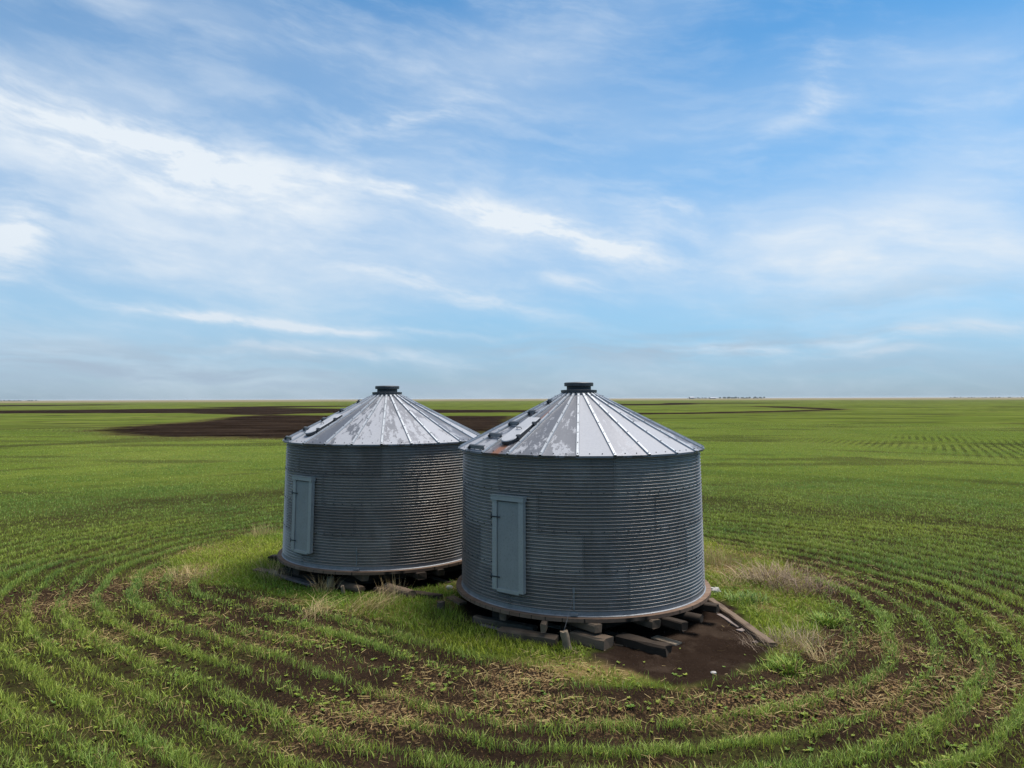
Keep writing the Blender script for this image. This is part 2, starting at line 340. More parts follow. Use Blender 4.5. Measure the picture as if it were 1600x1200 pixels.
# ------------------------------------------------------------------ grass blades and other stuff
def leaf_mat(name, trans=.35, rough=.55):
    m, t = mat(name); a = t.attr('tint').outputs['Color']
    p = t.bsdf(a, rough, 0, None, .3)
    tr = t.n.new('ShaderNodeBsdfTranslucent'); t.l.new(a, tr.inputs[0])
    mx = t.n.new('ShaderNodeMixShader'); mx.inputs[0].default_value = trans; t.l.new(p, mx.inputs[1]); t.l.new(tr.outputs[0], mx.inputs[2])
    t.out(mx.outputs[0]); return m
M_leaf = leaf_mat('leaf'); M_straw = leaf_mat('straw', .15, .7)
def blades(name, x, y, z, hgt, wid, yaw, lean, col, m, parent=None, droop=.5):
    """two-segment blades; lean is the tip's sideways shift as a share of the height"""
    n = len(x); dx, dy = np.cos(yaw), np.sin(yaw)
    tw = yaw+np.pi/2+rng.uniform(-.7, .7, n); wx, wy = np.cos(tw)*wid/2, np.sin(tw)*wid/2
    P = np.zeros((n, 5, 3)); l1 = lean*hgt*(.5-.3*droop); l2 = lean*hgt
    z1 = hgt*np.sqrt(np.clip(.3-(lean*.2)**2*.2, .05, 1)); zt = hgt*np.clip(1-.25*lean*lean*droop, .12, 1); z1 = np.minimum(.55*hgt, zt*.75)
    P[:, 0] = np.c_[x-wx, y-wy, z]; P[:, 1] = np.c_[x+wx, y+wy, z]
    P[:, 2] = np.c_[x+dx*l1+wx*.8, y+dy*l1+wy*.8, z+z1]; P[:, 3] = np.c_[x+dx*l1-wx*.8, y+dy*l1-wy*.8, z+z1]
    P[:, 4] = np.c_[x+dx*l2, y+dy*l2, z+zt]
    b = (np.arange(n)*5)[:, None]
    loops = np.concatenate((b+[[0, 1, 2, 3]], b+[[3, 2, 4]]), 1).ravel()
    fs = np.tile([4, 3], n)
    return raw_mesh(name, P.reshape(-1, 3), fs, loops, m, None, np.repeat(col, 5, 0), parent=parent)
def wedge(n, r0, r1, half=41.):
    r = np.sqrt(rng.uniform(r0*r0, r1*r1, n)); a = np.radians(rng.uniform(-half, half, n))
    return np.sin(a)*r, np.cos(a)*r
def inbin(x, y, m=.12): return (np.hypot(x-BF.x, y-BF.y) < RB+m) | (np.hypot(x-BL.x, y-BL.y) < RB+m)
def lerp(a, b, f): return np.array(a)[None]*(1-f)[:, None]+np.array(b)[None]*f[:, None]

def crop_points(n, r0, r1, jit):
    x, y = wedge(n, r0, r1); f = fields(x, y); k, o = rowk(f); e = .02
    fx = (fields(x+e, y)['s']-f['s'])/e; fy = (fields(x, y+e)['s']-f['s'])/e; g2 = fx*fx+fy*fy+1e-6
    off = rng.normal(0, jit, n) + np.where(rng.random(n) < .5, 1, -1)*(.048+.075*sm(f['s0'], 6.5, 10.5))*(.6+.8*_h(k, k*0+9, 5))
    x2, y2 = x-fx/g2*(o-off), y-fy/g2*(o-off)
    rs = rowstr(k, f)
    edge = sm(f['pad'], .1, -.35)*sm(f['bare'], .05, -.3)
    keep = rng.random(n) < np.clip(rs*(.12+f['cov']*1.3), 0, 1)*edge*np.where(f['r'] < 25, np.clip(fbm(x2*3.3, y2*3.3, 131, 3)*3.2-.85, 0, 1)*f['brk']+(1-f['brk']), 1)*(1-.62*f['cross']*(np.sin(f['xr']*2*np.pi/.56) > -.1))*np.where(f['far'] > -1, 0, 1)
    keep &= (rng.random(n) > .8*f['thin']) & ~inbin(x2, y2)
    return x2[keep], y2[keep], {q: a[keep] for q, a in f.items()}, rs[keep]
bands = [(5.4, 12, 860, 1.0, .0, .092), (12, 20, 560, 1.25, .005, .082), (20, 34, 340, 1.9, .01, .068), (34, 62, 80, 3.0, .02, .056), (62, 110, 22, 4.6, .05, .05)]
xs, ys, hs, ws, yw, ln, cs = [], [], [], [], [], [], []
for r0, r1, dn, wm, jit, bh in bands:
    n = int(dn*math.radians(82)/2*(r1*r1-r0*r0))
    x, y, f, rs = crop_points(n, r0, r1, .027+jit); n = len(x)
    sz = rng.uniform(.65, 1.25, n)*(.8+.4*np.clip(rs, 0, 1))
    xs.append(x); ys.append(y); hs.append(bh*sz); ws.append(.0075*wm*rng.uniform(.7, 1.3, n)*1.)
    yw.append(np.where(rng.random(n) < .5, rng.normal(.4, .8, n), rng.uniform(0, 6.28, n))); ln.append(np.abs(rng.normal(.45, .3, n)))
    q = rng.random(n); c = lerp((.120, .235, .055), (.300, .365, .060), np.clip(f['yel']*.8+.35*q+sm(f['s0'], 5, 14)*.3, 0, 1))
    c = c*(.75+.5*rng.random(n))[:, None]
    dd = rng.random(n) < .05; c[dd] = (.22, .18, .07)
    cs.append(c)
x, y = np.concatenate(xs), np.concatenate(ys)
o = blades('crop_rows', x, y, height(x, y)-.01, np.concatenate(hs), np.concatenate(ws), np.concatenate(yw), np.concatenate(ln), np.concatenate(cs), M_leaf)
o['kind'] = 'stuff'; o['label'] = 'young green crop seedlings sown in curved rows across the field'; o['category'] = 'crop'
# scattered seedlings and volunteers between the rows, denser where the photograph is grassy
n = 190000; x, y = wedge(n, 5.4, 24); f = fields(x, y)
keep = (rng.random(n) < np.clip(f['cov']*(fbm(x*2.1, y*2.1, 71, 3)*2.2-.45)*(.85+.8*sm(f['s0'], 5.5, 8)), 0.02, 1)) & (f['pad'] < .1) & (f['bare'] < -.1) & ~inbin(x, y)
x, y = x[keep], y[keep]; f = {k: a[keep] for k, a in f.items()}; n = len(x)
c = lerp((.120, .200, .026), (.280, .320, .042), np.clip(f['yel']*.7+.5*rng.random(n), 0, 1))*(.7+.5*rng.random(n))[:, None]
o = blades('loose_seedlings', x, y, height(x, y, f)-.01, rng.uniform(.04, .11, n), rng.uniform(.006, .012, n), rng.uniform(0, 6.28, n), rng.uniform(.2, 1.1, n), c, M_leaf)
o['kind'] = 'stuff'; o['label'] = 'scattered small seedlings and weeds growing between the crop rows'; o['category'] = 'seedlings'
# pad grass
n = 210000; x = rng.uniform(-8.6, 6.5, n); y = rng.uniform(8.3, 21, n); f = fields(x, y)
pf = sm(f['pad'], -.25, .35)*(1-sm(f['bare'], -.3, .05))*(1-.75*f['dry'])
pf = pf*np.clip(.25+1.5*fbm(x*1.2, y*1.2, 81, 3)-.25*sm(x, 3., 4.5), 0, 1)
keep = (rng.random(n) < pf) & ~inbin(x, y, .05)
x, y = x[keep], y[keep]; f = {k: a[keep] for k, a in f.items()}; n = len(x)
nearb = np.minimum(np.hypot(x-BF.x, y-BF.y), np.hypot(x-BL.x, y-BL.y))-RB
c = lerp((.105, .215, .022), (.345, .380, .038), np.clip(f['yel']*.95+.3*rng.random(n)-.1, 0, 1))*(.65+.6*rng.random(n))[:, None]
dd = rng.random(n) < .07; c[dd] = (.26, .20, .085)
o = blades('pad_grass', x, y, height(x, y, f)-.01, rng.uniform(.05, .13, n)*(.7+.6*fbm(x, y, 83, 2)), rng.uniform(.006, .011, n), rng.uniform(0, 6.28, n), rng.uniform(.2, 1.2, n), c, M_leaf)
o['kind'] = 'stuff'; o['label'] = 'short bright green grass growing around the two grain bins'; o['category'] = 'grass'
# straw lying about
n = 240000; x, y = wedge(n, 5.4, 20); f = fields(x, y)
keep = (rng.random(n) < np.clip(f['dry']*.42+.004, 0, 1)*sm(f['bare'], .1, -.3)+.006) & ~inbin(x, y, .05) & (f['s0'] < 11)
x, y = x[keep], y[keep]; f = {k: a[keep] for k, a in f.items()}; n = len(x)
L = rng.uniform(.04, .15, n); yaw = rng.uniform(0, 6.28, n); w = rng.uniform(.003, .006, n)
z = height(x, y, f)+rng.uniform(.005, .05, n); dx, dy = np.cos(yaw)*L/2, np.sin(yaw)*L/2; tx, ty = -np.sin(yaw)*w/2, np.cos(yaw)*w/2; dz = rng.normal(0, .018, n)
P = np.stack((np.c_[x-dx-tx, y-dy-ty, z-dz], np.c_[x+dx-tx, y+dy-ty, z+dz], np.c_[x+dx+tx, y+dy+ty, z+dz+.003], np.c_[x-dx+tx, y-dy+ty, z-dz+.003]), 1).reshape(-1, 3)
c = lerp((.16, .105, .042), (.42, .31, .125), rng.random(n)**1.5)
o = raw_mesh('loose_straw', P, np.full(n, 4), np.arange(4*n), M_straw, None, np.repeat(c, 4, 0))
o['kind'] = 'stuff'; o['label'] = 'dry tan straw lying in patches between the rows'; o['category'] = 'straw'
# broad-leaved weeds: small rosettes
n = 12000; x, y = wedge(n, 5.4, 17); f = fields(x, y)
keep = (rng.random(n) < np.clip(fbm(x*.9, y*.9, 101, 3)*2.4-.85, .03, 1)*np.where(f['bare'] > -.1, .12, 1)) & ~inbin(x, y, .2) & (f['s0'] < 9)
x, y = x[keep], y[keep]; f = {k: a[keep] for k, a in f.items()}; n = len(x); k = 6
ang = rng.uniform(0, 6.28, (n, 1))+np.arange(k)[None]*6.28/k+rng.normal(0, .25, (n, k)); ll = rng.uniform(.014, .042, (n, 1))*rng.uniform(.7, 1.2, (n, k)); up = rng.uniform(.1, .9, (n, k))
zz = (height(x, y, f)+.012)[:, None]; cx, cy = np.cos(ang)*ll, np.sin(ang)*ll; X0, Y0 = x[:, None], y[:, None]; sw = .32
P = np.stack((np.stack((X0+0*cx, Y0+0*cx, zz+0*cx), -1), np.stack((X0+.55*cx-cy*sw, Y0+.55*cy+cx*sw, zz+up*ll*.6), -1), np.stack((X0+cx, Y0+cy, zz+up*ll*.75), -1), np.stack((X0+.55*cx+cy*sw, Y0+.55*cy-cx*sw, zz+up*ll*.6), -1)), 2).reshape(-1, 3)
c = np.repeat(lerp((.095, .19, .020), (.25, .29, .036), rng.random(n))*(.8+.4*rng.random(n))[:, None], 4*k, 0)
o = raw_mesh('broadleaf_weeds', P, np.full(n*k, 4), np.arange(4*n*k), M_leaf, None, c)
o['kind'] = 'stuff'; o['label'] = 'tiny yellow green broadleaf weeds dotted over the soil'; o['category'] = 'weeds'

# ------------------------------------------------------------------ mesh builder for things
class MB:
    def __init__(s): s.v = []; s.f = []; s.mi = []; s.sm = []
    def add(s, vs, fs, mi=0, smooth=False):
        b = len(s.v); s.v += [tuple(p) for p in vs]
        for q in fs: s.f.append(tuple(b+i for i in q)); s.mi.append(mi); s.sm.append(smooth)
    def box(s, c, size, M=None, mi=0, bev=0.):
        hx, hy, hz = (a/2 for a in size)
        vs = []
        if bev <= 0:
            vs = [Vector((x*hx, y*hy, z*hz)) for z in (-1, 1) for y in (-1, 1) for x in (-1, 1)]
            fs = [(0, 2, 3, 1), (4, 5, 7, 6), (0, 1, 5, 4), (2, 6, 7, 3), (0, 4, 6, 2), (1, 3, 7, 5)]
        else:                                             # chamfered along the local x axis and at the ends
            ring = [(hy-bev, -hz), (hy, -hz+bev), (hy, hz-bev), (hy-bev, hz), (-hy+bev, hz), (-hy, hz-bev), (-hy, -hz+bev), (-hy+bev, -hz)]
            vs = [Vector((x, y, z)) for x in (-hx, hx) for y, z in ring]
            fs = [(i, (i+1) % 8, 8+(i+1) % 8, 8+i) for i in range(8)]+[tuple(range(7, -1, -1)), tuple(range(8, 16))]
        c = Vector(c)
        s.add([(M @ p if M else p)+c for p in vs], fs, mi)
    def lathe(s, prof, n=48, mi=0, smooth=True, a0=0., a1=2*math.pi, capped=False):
        full = abs(a1-a0-2*math.pi) < 1e-6; m = n if full else n+1
        vs = [(r*math.cos(a0+(a1-a0)*i/n), r*math.sin(a0+(a1-a0)*i/n), z) for r, z in prof for i in range(m)]
        fs = [(k*m+i, k*m+(i+1) % m, (k+1)*m+(i+1) % m, (k+1)*m+i) for k in range(len(prof)-1) for i in range(n)]
        s.add(vs, fs, mi, smooth)
    def tube(s, pts, r, n=6, mi=0, r2=None):
        pts = [Vector(p) for p in pts]; vs = []; N = len(pts)
        for i, p in enumerate(pts):
            d = (pts[min(i+1, N-1)]-pts[max(i-1, 0)]).normalized(); a = d.orthogonal().normalized(); bb = d.cross(a)
            ra = r if r2 is None else r+(r2-r)*i/(N-1)
            vs += [p+a*ra*math.cos(2*math.pi*k/n)+bb*ra*math.sin(2*math.pi*k/n) for k in range(n)]
        fs = [(i*n+k, i*n+(k+1) % n, (i+1)*n+(k+1) % n, (i+1)*n+k) for i in range(N-1) for k in range(n)]
        fs += [tuple(range(n-1, -1, -1)), tuple(range((N-1)*n, N*n))]
        s.add(vs, fs, mi, True)
    def build(s, name, mats, parent=None):
        me = bpy.data.meshes.new(name); me.from_pydata(s.v, [], s.f); 
        for m in (mats if isinstance(mats, (list, tuple)) else [mats]): me.materials.append(m)
        me.polygons.foreach_set('material_index', s.mi); me.polygons.foreach_set('use_smooth', s.sm); me.update()
        o = bpy.data.objects.new(name, me); C.objects.link(o); o.parent = parent; return o
def tag(o, label, cat, group=None):
    o['label'] = label; o['category'] = cat
    if group: o['group'] = group
    return o
def thing(name, label, cat, loc, rz=0, group=None):
    o = bpy.data.objects.new(name, None); C.objects.link(o); o.location = loc; o.rotation_euler = (0, 0, rz); o.empty_display_size = .2
    return tag(o, label, cat, group)

# ------------------------------------------------------------------ metal and wood
def wall_mat():
    m, t = mat('corrugated_steel'); p = t.tc('Object'); x, y, z = t.sep(p)
    a = t.m('ARCTAN2', y, x); ring = t.m('FLOOR', t.m('DIVIDE', z, .5825))
    sh = t.m('FLOOR', t.m('ADD', t.m('MULTIPLY', a, 7/(2*math.pi)), t.m('MULTIPLY', ring, .37)))
    oi = t.n.new('ShaderNodeObjectInfo').outputs['Random']
    tone = t.white(t.xyz(sh, ring, oi))
    st = t.noise(t.xyz(t.m('MULTIPLY', a, 9.), t.m('MULTIPLY', z, .9), oi), 1., 5, .65)
    bl = t.noise(p, 2.3, 5, .6); fine = t.noise(p, 55., 3, .7)
    c = t.mix(tone, (.24, .208, .188), (.36, .325, .295))
    c = t.mix(t.ss(st, .42, .75, 0, .32), c, (.13, .12, .11))
    c = t.mix(t.ss(bl, .5, .7, 0, .35), c, (.44, .41, .385))
    c = t.mix(t.ss(fine, .5, .75, 0, .55), c, (.075, .072, .07))
    dirt = t.ss(z, .12, .0, 0, .5); c = t.mix(t.m('MULTIPLY', dirt, bl), c, (.06, .045, .035))
    t.out(t.bsdf(c, t.ss(fine, .3, .7, .40, .54), .72, t.bump(t.m('ADD', t.m('MULTIPLY', fine, .3), bl), .12, .01))); return m
def plain_metal(name, ca, cb, rough, metal, sc=9.):
    m, t = mat(name); p = t.tc('Object'); n1 = t.noise(p, sc, 5, .65); n2 = t.noise(p, sc*7, 3, .6)
    c = t.mix(n1, ca, cb); c = t.mix(t.ss(n2, .5, .75, 0, .4), c, tuple(v*.55 for v in ca))
    t.out(t.bsdf(c, rough, metal, t.bump(n2, .1, .005))); return m
def roof_mat(rust):
    m, t = mat('galvanised_roof'); p = t.tc('Object'); x, y, z = t.sep(p)
    a = t.m('ARCTAN2', y, x); r = t.vm('LENGTH', t.xyz(x, y, 0.))
    pan = t.m('FLOOR', t.m('MULTIPLY', a, 24/(2*math.pi)))
    tone = t.white(t.xyz(pan, 3. if rust else 8., 0.))
    pn = t.noise(t.xyz(t.m('MULTIPLY', t.m('MULTIPLY', a, 1.9), 2.6), t.m('MULTIPLY', r, 1.25), t.m('MULTIPLY', pan, 3.7)), 2.2, 8, .72)
    fine = t.noise(p, 24., 5, .7); fl = t.noise(p, 70., 2, .6)
    grey = t.mix(fine, (.10, .103, .118), (.155, .158, .178))
    pale = t.mix(fine, (.195, .20, .222), (.275, .28, .31))
    th = t.m('ADD', pn, t.m('MULTIPLY', t.m('SUBTRACT', tone, .5), .34))
    th = t.m('ADD', th, t.ss(r, .5, 2.1, -.03, .06))
    th = t.m('ADD', t.m('ADD', th, -.01 if rust else -.03), t.m('MULTIPLY', t.m('SUBTRACT', fine, .5), .16))
    f = t.ss(th, .475, .525)
    c = t.mix(f, grey, pale)
    c = t.mix(t.ss(fl, .6, .72, 0, .35), c, (.2, .2, .22))
    rough = t.mix(f, (.42, .42, .42), (.7, .7, .7)); met = t.m('MULTIPLY_ADD', f, -.45, .6)
    if rust:
        stn = t.noise(t.xyz(t.m('MULTIPLY', a, 55.), t.m('MULTIPLY', r, .9), 0.), 1., 3, .6)
        pa = t.m('DIVIDE', t.m('ADD', a, R_(7.0)), R_(2.9))          # streaks down the hatch's panel; bin frame, door at 0
        pm = t.m('EXPONENT', t.m('MULTIPLY', t.m('MULTIPLY', pa, pa), -1.))
        lowm = t.m('MULTIPLY', t.ss(r, 1.9, 1.98), pm)
        pb = t.m('DIVIDE', t.m('ADD', a, R_(2.2)), R_(2.2)); upm = t.m('MULTIPLY', t.m('EXPONENT', t.m('MULTIPLY', t.m('MULTIPLY', pb, pb), -1.)), t.m('MULTIPLY', t.ss(r, .62, .78), t.ss(r, 1.42, 1.25)))
        rf = t.m('MULTIPLY', t.m('ADD', lowm, upm), t.ss(stn, .36, .5, .15, 1.3), clamp=True)
        c = t.mix(rf, c, t.mix(fine, (.10, .035, .016), (.22, .085, .035)))
        met = t.m('MULTIPLY', met, t.m('SUBTRACT', 1., rf))
    t.out(t.bsdf(c, rough, met, t.bump(t.m('ADD', t.m('MULTIPLY', f, .5), fine), .1, .004))); return m
M_wall = wall_mat()
M_roof_rust, M_roof = roof_mat(True), roof_mat(False)
M_rib = plain_metal('rib_steel', (.20, .21, .23), (.42, .44, .47), .5, .5)
M_dark = plain_metal('dark_steel', (.045, .048, .055), (.085, .09, .10), .5, .4)
M_bolt = plain_metal('bolt_steel', (.03, .03, .033), (.06, .06, .065), .6, .3)
M_door = plain_metal('door_steel', (.235, .24, .236), (.33, .335, .33), .55, .3, 4.)
M_frame = plain_metal('frame_steel', (.30, .305, .30), (.41, .415, .41), .5, .35, 5.)
M_base = plain_metal('base_steel', (.13, .13, .135), (.32, .33, .35), .55, .5, 5.)
M_lid = plain_metal('lid_steel', (.26, .265, .29), (.36, .365, .39), .6, .2, 6.)
M_wire = plain_metal('wire_steel', (.12, .12, .12), (.22, .22, .22), .5, .5)
def wood(name, a, b, dark=.5, sx=2.5):
    m, t = mat(name); p = t.tc('Object'); oi = t.n.new('ShaderNodeObjectInfo').outputs['Random']
    x, y, z = t.sep(p)
    gn = t.noise(t.xyz(t.m('MULTIPLY_ADD', x, sx, t.m('MULTIPLY', oi, 40.)), t.m('MULTIPLY', y, 42.), t.m('MULTIPLY', z, 42.)), 1., 5, .65)
    bl = t.noise(t.vm('ADD', p, t.xyz(t.m('MULTIPLY', oi, 17.), 0., 0.)), 4., 4, .6)
    c = t.mix(gn, a, b); c = t.mix(t.ss(bl, .45, .7, 0, dark), c, tuple(v*.35 for v in a)); c = t.mix(t.ss(oi, 0, 1, 0, .4), c, tuple(v*.6 for v in a))
    t.out(t.bsdf(c, .85, 0, t.bump(gn, .5, .008), .2)); return m
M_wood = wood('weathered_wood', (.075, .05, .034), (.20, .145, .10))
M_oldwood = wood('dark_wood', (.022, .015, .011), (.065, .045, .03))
M_post = wood('pale_wood', (.20, .145, .10), (.40, .31, .22))
M_plank = wood('grey_plank', (.13, .105, .095), (.30, .24, .215), .35)
def floor_mat():
    m, t = mat('bin_floor_boards'); p = t.tc('Object'); x, y, z = t.sep(p)
    a = t.m('ARCTAN2', y, x); brd = t.m('MULTIPLY', t.m('ADD', t.m('MULTIPLY', x, .6), t.m('MULTIPLY', y, .8)), 1/.14)
    fr = t.m('FRACT', brd); tone = t.white(t.xyz(t.m('FLOOR', brd), 0., 0.))
    gn = t.noise(p, 14., 5, .7)
    c = t.mix(gn, (.075, .042, .027), (.20, .125, .085)); c = t.mix(t.m('MULTIPLY', tone, .5), c, (.22, .165, .125))
    c = t.mix(t.ss(t.m('ABSOLUTE', t.m('SUBTRACT', fr, .5)), .45, .5), c, (.01, .008, .006))
    t.out(t.bsdf(c, .85, 0, t.bump(gn, .4, .01), .2)); return m
M_floor = floor_mat()

# ------------------------------------------------------------------ grain bins
NC = 44; ZF = .365; HW = 2.37                       # corrugations; floor top; wall height
def make_bin(name, label, ctr, extra, rusty, eave_z):
    """bin frame: local +x is the middle of the door"""
    to = -Vector((ctr.x, ctr.y)); base = math.atan2(to.y, to.x)
    rz = base+R_(extra)                             # angles seen from above run anticlockwise; right-hand side of the view is +
    b = thing(name, label, 'grain bin', (ctr.x, ctr.y, 0), rz, 'steel grain bins on the pad')
    hw = HW; z0 = ZF
    # wall (origin at its foot)
    w = MB(); prof = []
    per = 8
    for i in range(NC*per+1):
        z = .07+(hw-.07)*i/(NC*per); ph = 2*math.pi*i/per
        prof.append((RB+.0175*math.sin(ph), z))
    w.lathe([(RB-.004, .005), (RB-.004, .07)]+prof, 200, 0)
    # laps: a second sheet edge proud of the wall, with bolts
    rh = hw/4
    for k in range(4):
        for q in range(7):
            a = (q-k*.37)*2*math.pi/7 + .0
            pr = [(RB+.0175*math.sin(2*math.pi*i/per)+.003, .07+(hw-.07)*i/(NC*per)) for i in range(int(NC*per*k/4)+2, int(NC*per*(k+1)/4)-1)]
            w.lathe(pr, 2, 0, True, a-.010, a+.016)
            for i in range(11):
                z = .07+(hw-.07)*(k*11+i+.25)/NC
                for da in (-.004, .010): w.box(((RB+.019)*math.cos(a+da), (RB+.019)*math.sin(a+da), z), (.010, .011, .011), Matrix.Rotation(a, 3, 'Z'), 1)
        if k:
            for q in range(70):
                a = q*2*math.pi/70; z = .07+(hw-.07)*(k*11+.25)/NC
                w.box(((RB+.019)*math.cos(a), (RB+.019)*math.sin(a), z), (.014, .016, .016), Matrix.Rotation(a, 3, 'Z'), 1)
    wo_ = w.build('wall', [M_wall, M_bolt], b); wo_.location = (0, 0, z0)
    # floor and base ring
    f = MB(); RF = RB+.115
    f.lathe([(0.01, -.055), (RF, -.055), (RF, -.002), (RB-.1, -.002)], 96, 0, False)
    fo = f.build('floor', M_floor, b); fo.location = (0, 0, z0)
    f = MB(); f.lathe([(RB+.028, .0), (RB+.012, .012), (RB+.010, .068), (RB-.002, .072)], 128, 0, False)
    bo = f.build('base_ring', M_base, b); bo.location = (0, 0, z0+.001)
    # roof
    RE, RI = RB+.085, .30; zE = z0+hw+.005; rise = .965
    sl = lambda r: zE+rise*(RE-r)/(RE-RI)
    RM = M_roof_rust if rusty else M_roof
    off = 7.2 if True else 0                          # rib offset from the door's middle, degrees
    ribs = [R_(.7+15*k) for k in range(24)]
    rf = MB(); rnd = random.Random(3 if rusty else 9)
    for a in ribs:
        a2 = a+R_(15); nu, nv = 4, 12; vs = []
        p00 = Vector((math.cos(a), math.sin(a), 0)); p01 = Vector((math.cos(a2), math.sin(a2), 0))
        for jv in range(nv+1):
            r = RI+(RE-RI)*jv/nv
            for iu in range(nu+1):
                p = (p00.lerp(p01, iu/nu))*r; inn = 0 < iu < nu
                vs.append((p.x, p.y, sl(r)+(rnd.uniform(-.004, .004)-.003 if inn else 0)))
        k1 = nu+1
        fs = [(jv*k1+iu, (jv+1)*k1+iu, (jv+1)*k1+iu+1, jv*k1+iu+1) for jv in range(nv) for iu in range(nu)]
        rf.add(vs, fs, 0, True)
        e0, e1 = p00*RE, p01*RE; d0, d1 = p00*(RE-.006), p01*(RE-.006)
        rf.add([(e0.x, e0.y, zE), (e1.x, e1.y, zE), (d1.x, d1.y, zE-.03), (d0.x, d0.y, zE-.03)], [(0, 3, 2, 1)], 0)
        c0, c1 = p00*(RB-.03), p01*(RB-.03)
        rf.add([(d0.x, d0.y, zE-.03), (d1.x, d1.y, zE-.03), (c1.x, c1.y, zE-.012), (c0.x, c0.y, zE-.012)], [(0, 3, 2, 1)], 0)
        for fr_ in (.33, .68):                          # eave screws
            q_ = e0.lerp(e1, fr_)*.975; rf.box((q_.x, q_.y, sl(RE*.975)+.004), (.014, .014, .01), None, 1)
    ro = rf.build('roof', [RM, M_bolt], b)
    slope = math.atan2(rise, RE-RI)
    for k, a in enumerate(ribs):
        rb = MB(); L = math.hypot(RE-RI, rise)+.012
        sec = [(-.026, 0), (-.018, .024), (.018, .024), (.026, 0)]
        vs = [(xx, yy, zz) for xx in (0, L) for yy, zz in sec]
        rb.add(vs, [(0, 4, 5, 1), (1, 5, 6, 2), (2, 6, 7, 3)], 0); rb.add(vs, [(0, 1, 2, 3), (4, 7, 6, 5)], 1)
        for i in range(7): rb.box((.15+i*(L-.2)/6, 0, .027), (.016, .016, .009), None, 1)
        o = rb.build('roof_rib', [M_rib, M_dark], ro)
        o.matrix_local = Matrix.Translation((math.cos(a)*RI, math.sin(a)*RI, sl(RI)+.001)) @ Matrix.Rotation(a, 4, 'Z') @ Matrix.Rotation(slope, 4, 'Y')
    # roof frame on a panel's middle: x down the slope, y sideways, z out
    def pframe(a, r): return Matrix.Translation((math.cos(a)*r*math.cos(R_(7.5)), math.sin(a)*r*math.cos(R_(7.5)), sl(r))) @ Matrix.Rotation(a, 4, 'Z') @ Matrix.Rotation(slope, 4, 'Y')
    ah = R_(-6.8)
    h = MB(); hl, hwid = .84, .155; x1 = hl/2
    out = [(-x1, -hwid*.86), (-x1, hwid*.86)]+[(x1-hwid+hwid*math.sin(q), hwid*math.cos(q)) for q in np.linspace(0, math.pi, 13)]
    n = len(out)
    vs = [(x_, y_, z_) for z_ in (.0, .055) for x_, y_ in out]+[(x_*.97, y_*.93, .068) for x_, y_ in out]
    fs = [(i, n+i, n+(i+1) % n, (i+1) % n) for i in range(n)]+[(n+i, 2*n+i, 2*n+(i+1) % n, n+(i+1) % n) for i in range(n)]
    h.add(vs, [q[::-1] for q in fs[:n]], 1); h.add(vs, [q[::-1] for q in fs[n:]], 0); h.add(vs, [tuple(range(2*n, 3*n))[::-1]], 0)
    ho = h.build('roof_hatch', [M_lid, M_dark], b); ho.matrix_local = pframe(ah, 1.60) @ Matrix.Translation((0, 0, .004))
    hd = MB(); hd.tube([(0, -.05, .066), (0, -.05, .10), (0, .05, .10), (0, .05, .066)], .009, 6); hd.build('hatch_handle', M_dark, ho)
    for xx in (-.22, .22):
        hc = MB(); hc.box((xx, hwid+.012, .05), (.06, .03, .05)); hc.box((xx, hwid-.012, .074), (.03, .05, .016)); hc.build('hatch_clamp', M_dark, ho)
    a_st = R_(-21.8)
    for r in (.64, 1.02, 1.40, 1.78, 2.15):
        s_ = MB(); wd = 2*r*math.tan(R_(7.5))-.05
        s_.box((0, 0, .034), (.006, wd, .06)); s_.box((-.016, 0, .067), (.034, wd, .008), None, 1)
        for sg in (-1, 1): s_.box((.02, sg*(wd/2-.008), .03), (.04, .012, .05), None, 1)
        o = s_.build('roof_step', [M_rib, M_dark], b); o.matrix_local = pframe(a_st, r)
    # vent
    v = MB(); zt = sl(RI)
    v.lathe([(.34, zt-.035), (.345, zt+.0), (.30, zt+.012), (.28, zt+.014)], 40, 1, False)
    v.lathe([(.33, zt+.02), (.335, zt+.065), (.28, zt+.07), (.24, zt+.07)], 40, 0, False); v.lathe([(.33, zt+.02), (.25, zt+.02)], 40, 0, False)
    vo = v.build('roof_vent', [M_dark, M_base], b)
    v = MB(); v.lathe([(.225, zt+.06), (.225, zt+.16)], 32, 0, True); v.build('vent_neck', M_bolt, vo)
    v = MB(); v.lathe([(.24, zt+.135), (.268, zt+.137), (.272, zt+.195), (.255, zt+.206), (.12, zt+.214), (.005, zt+.216)], 40, 0, False); v.lathe([(.005, zt+.136), (.24, zt+.135)], 40, 0, False); v.build('vent_cap', M_dark, vo)
    # door
    cd = Vector((math.cos(rz), math.sin(rz)))*RB+ctr
    zt_, zb_ = .335+1.745, .335+.275
    hh = zt_-zb_; mid = (zt_+zb_)/2; hwd = .305; xo = RB+.032
    d = MB()
    d.box((xo, -hwd+.045, mid-.02), (.075, .09, hh-.09)); d.box((xo, hwd-.045, mid-.02), (.075, .09, hh-.09))
    d.box((xo, 0, zb_+.025), (.07, 2*hwd-.18, .05)); d.box((xo+.010, 0, zt_-.03), (.10, 2*hwd+.03, .075)); d.box((xo+.03, 0, zt_+.01), (.08, 2*hwd+.04, .008))
    do = d.build('door_frame', M_frame, b)
    p = MB(); p.box((xo+.008, 0, mid-.02), (.02, 2*hwd-.19, hh-.14))
    for i in range(5):
        p.box((xo+.019, -.02+.015*math.sin(i*2.3), mid+.43-i*.045), (.005, .19-.02*(i % 2), .014))
    po = p.build('door', M_door, b)
    for zz in (zb_+.22, zt_-.33):
        hn = MB(); hn.box((xo+.041, -hwd+.07, zz), (.012, .17, .02)); hn.tube([(xo+.025, -hwd-.02, zz-.035), (xo+.025, -hwd-.02, zz+.035)], .018, 8); hn.build('hinge', M_bolt, po)
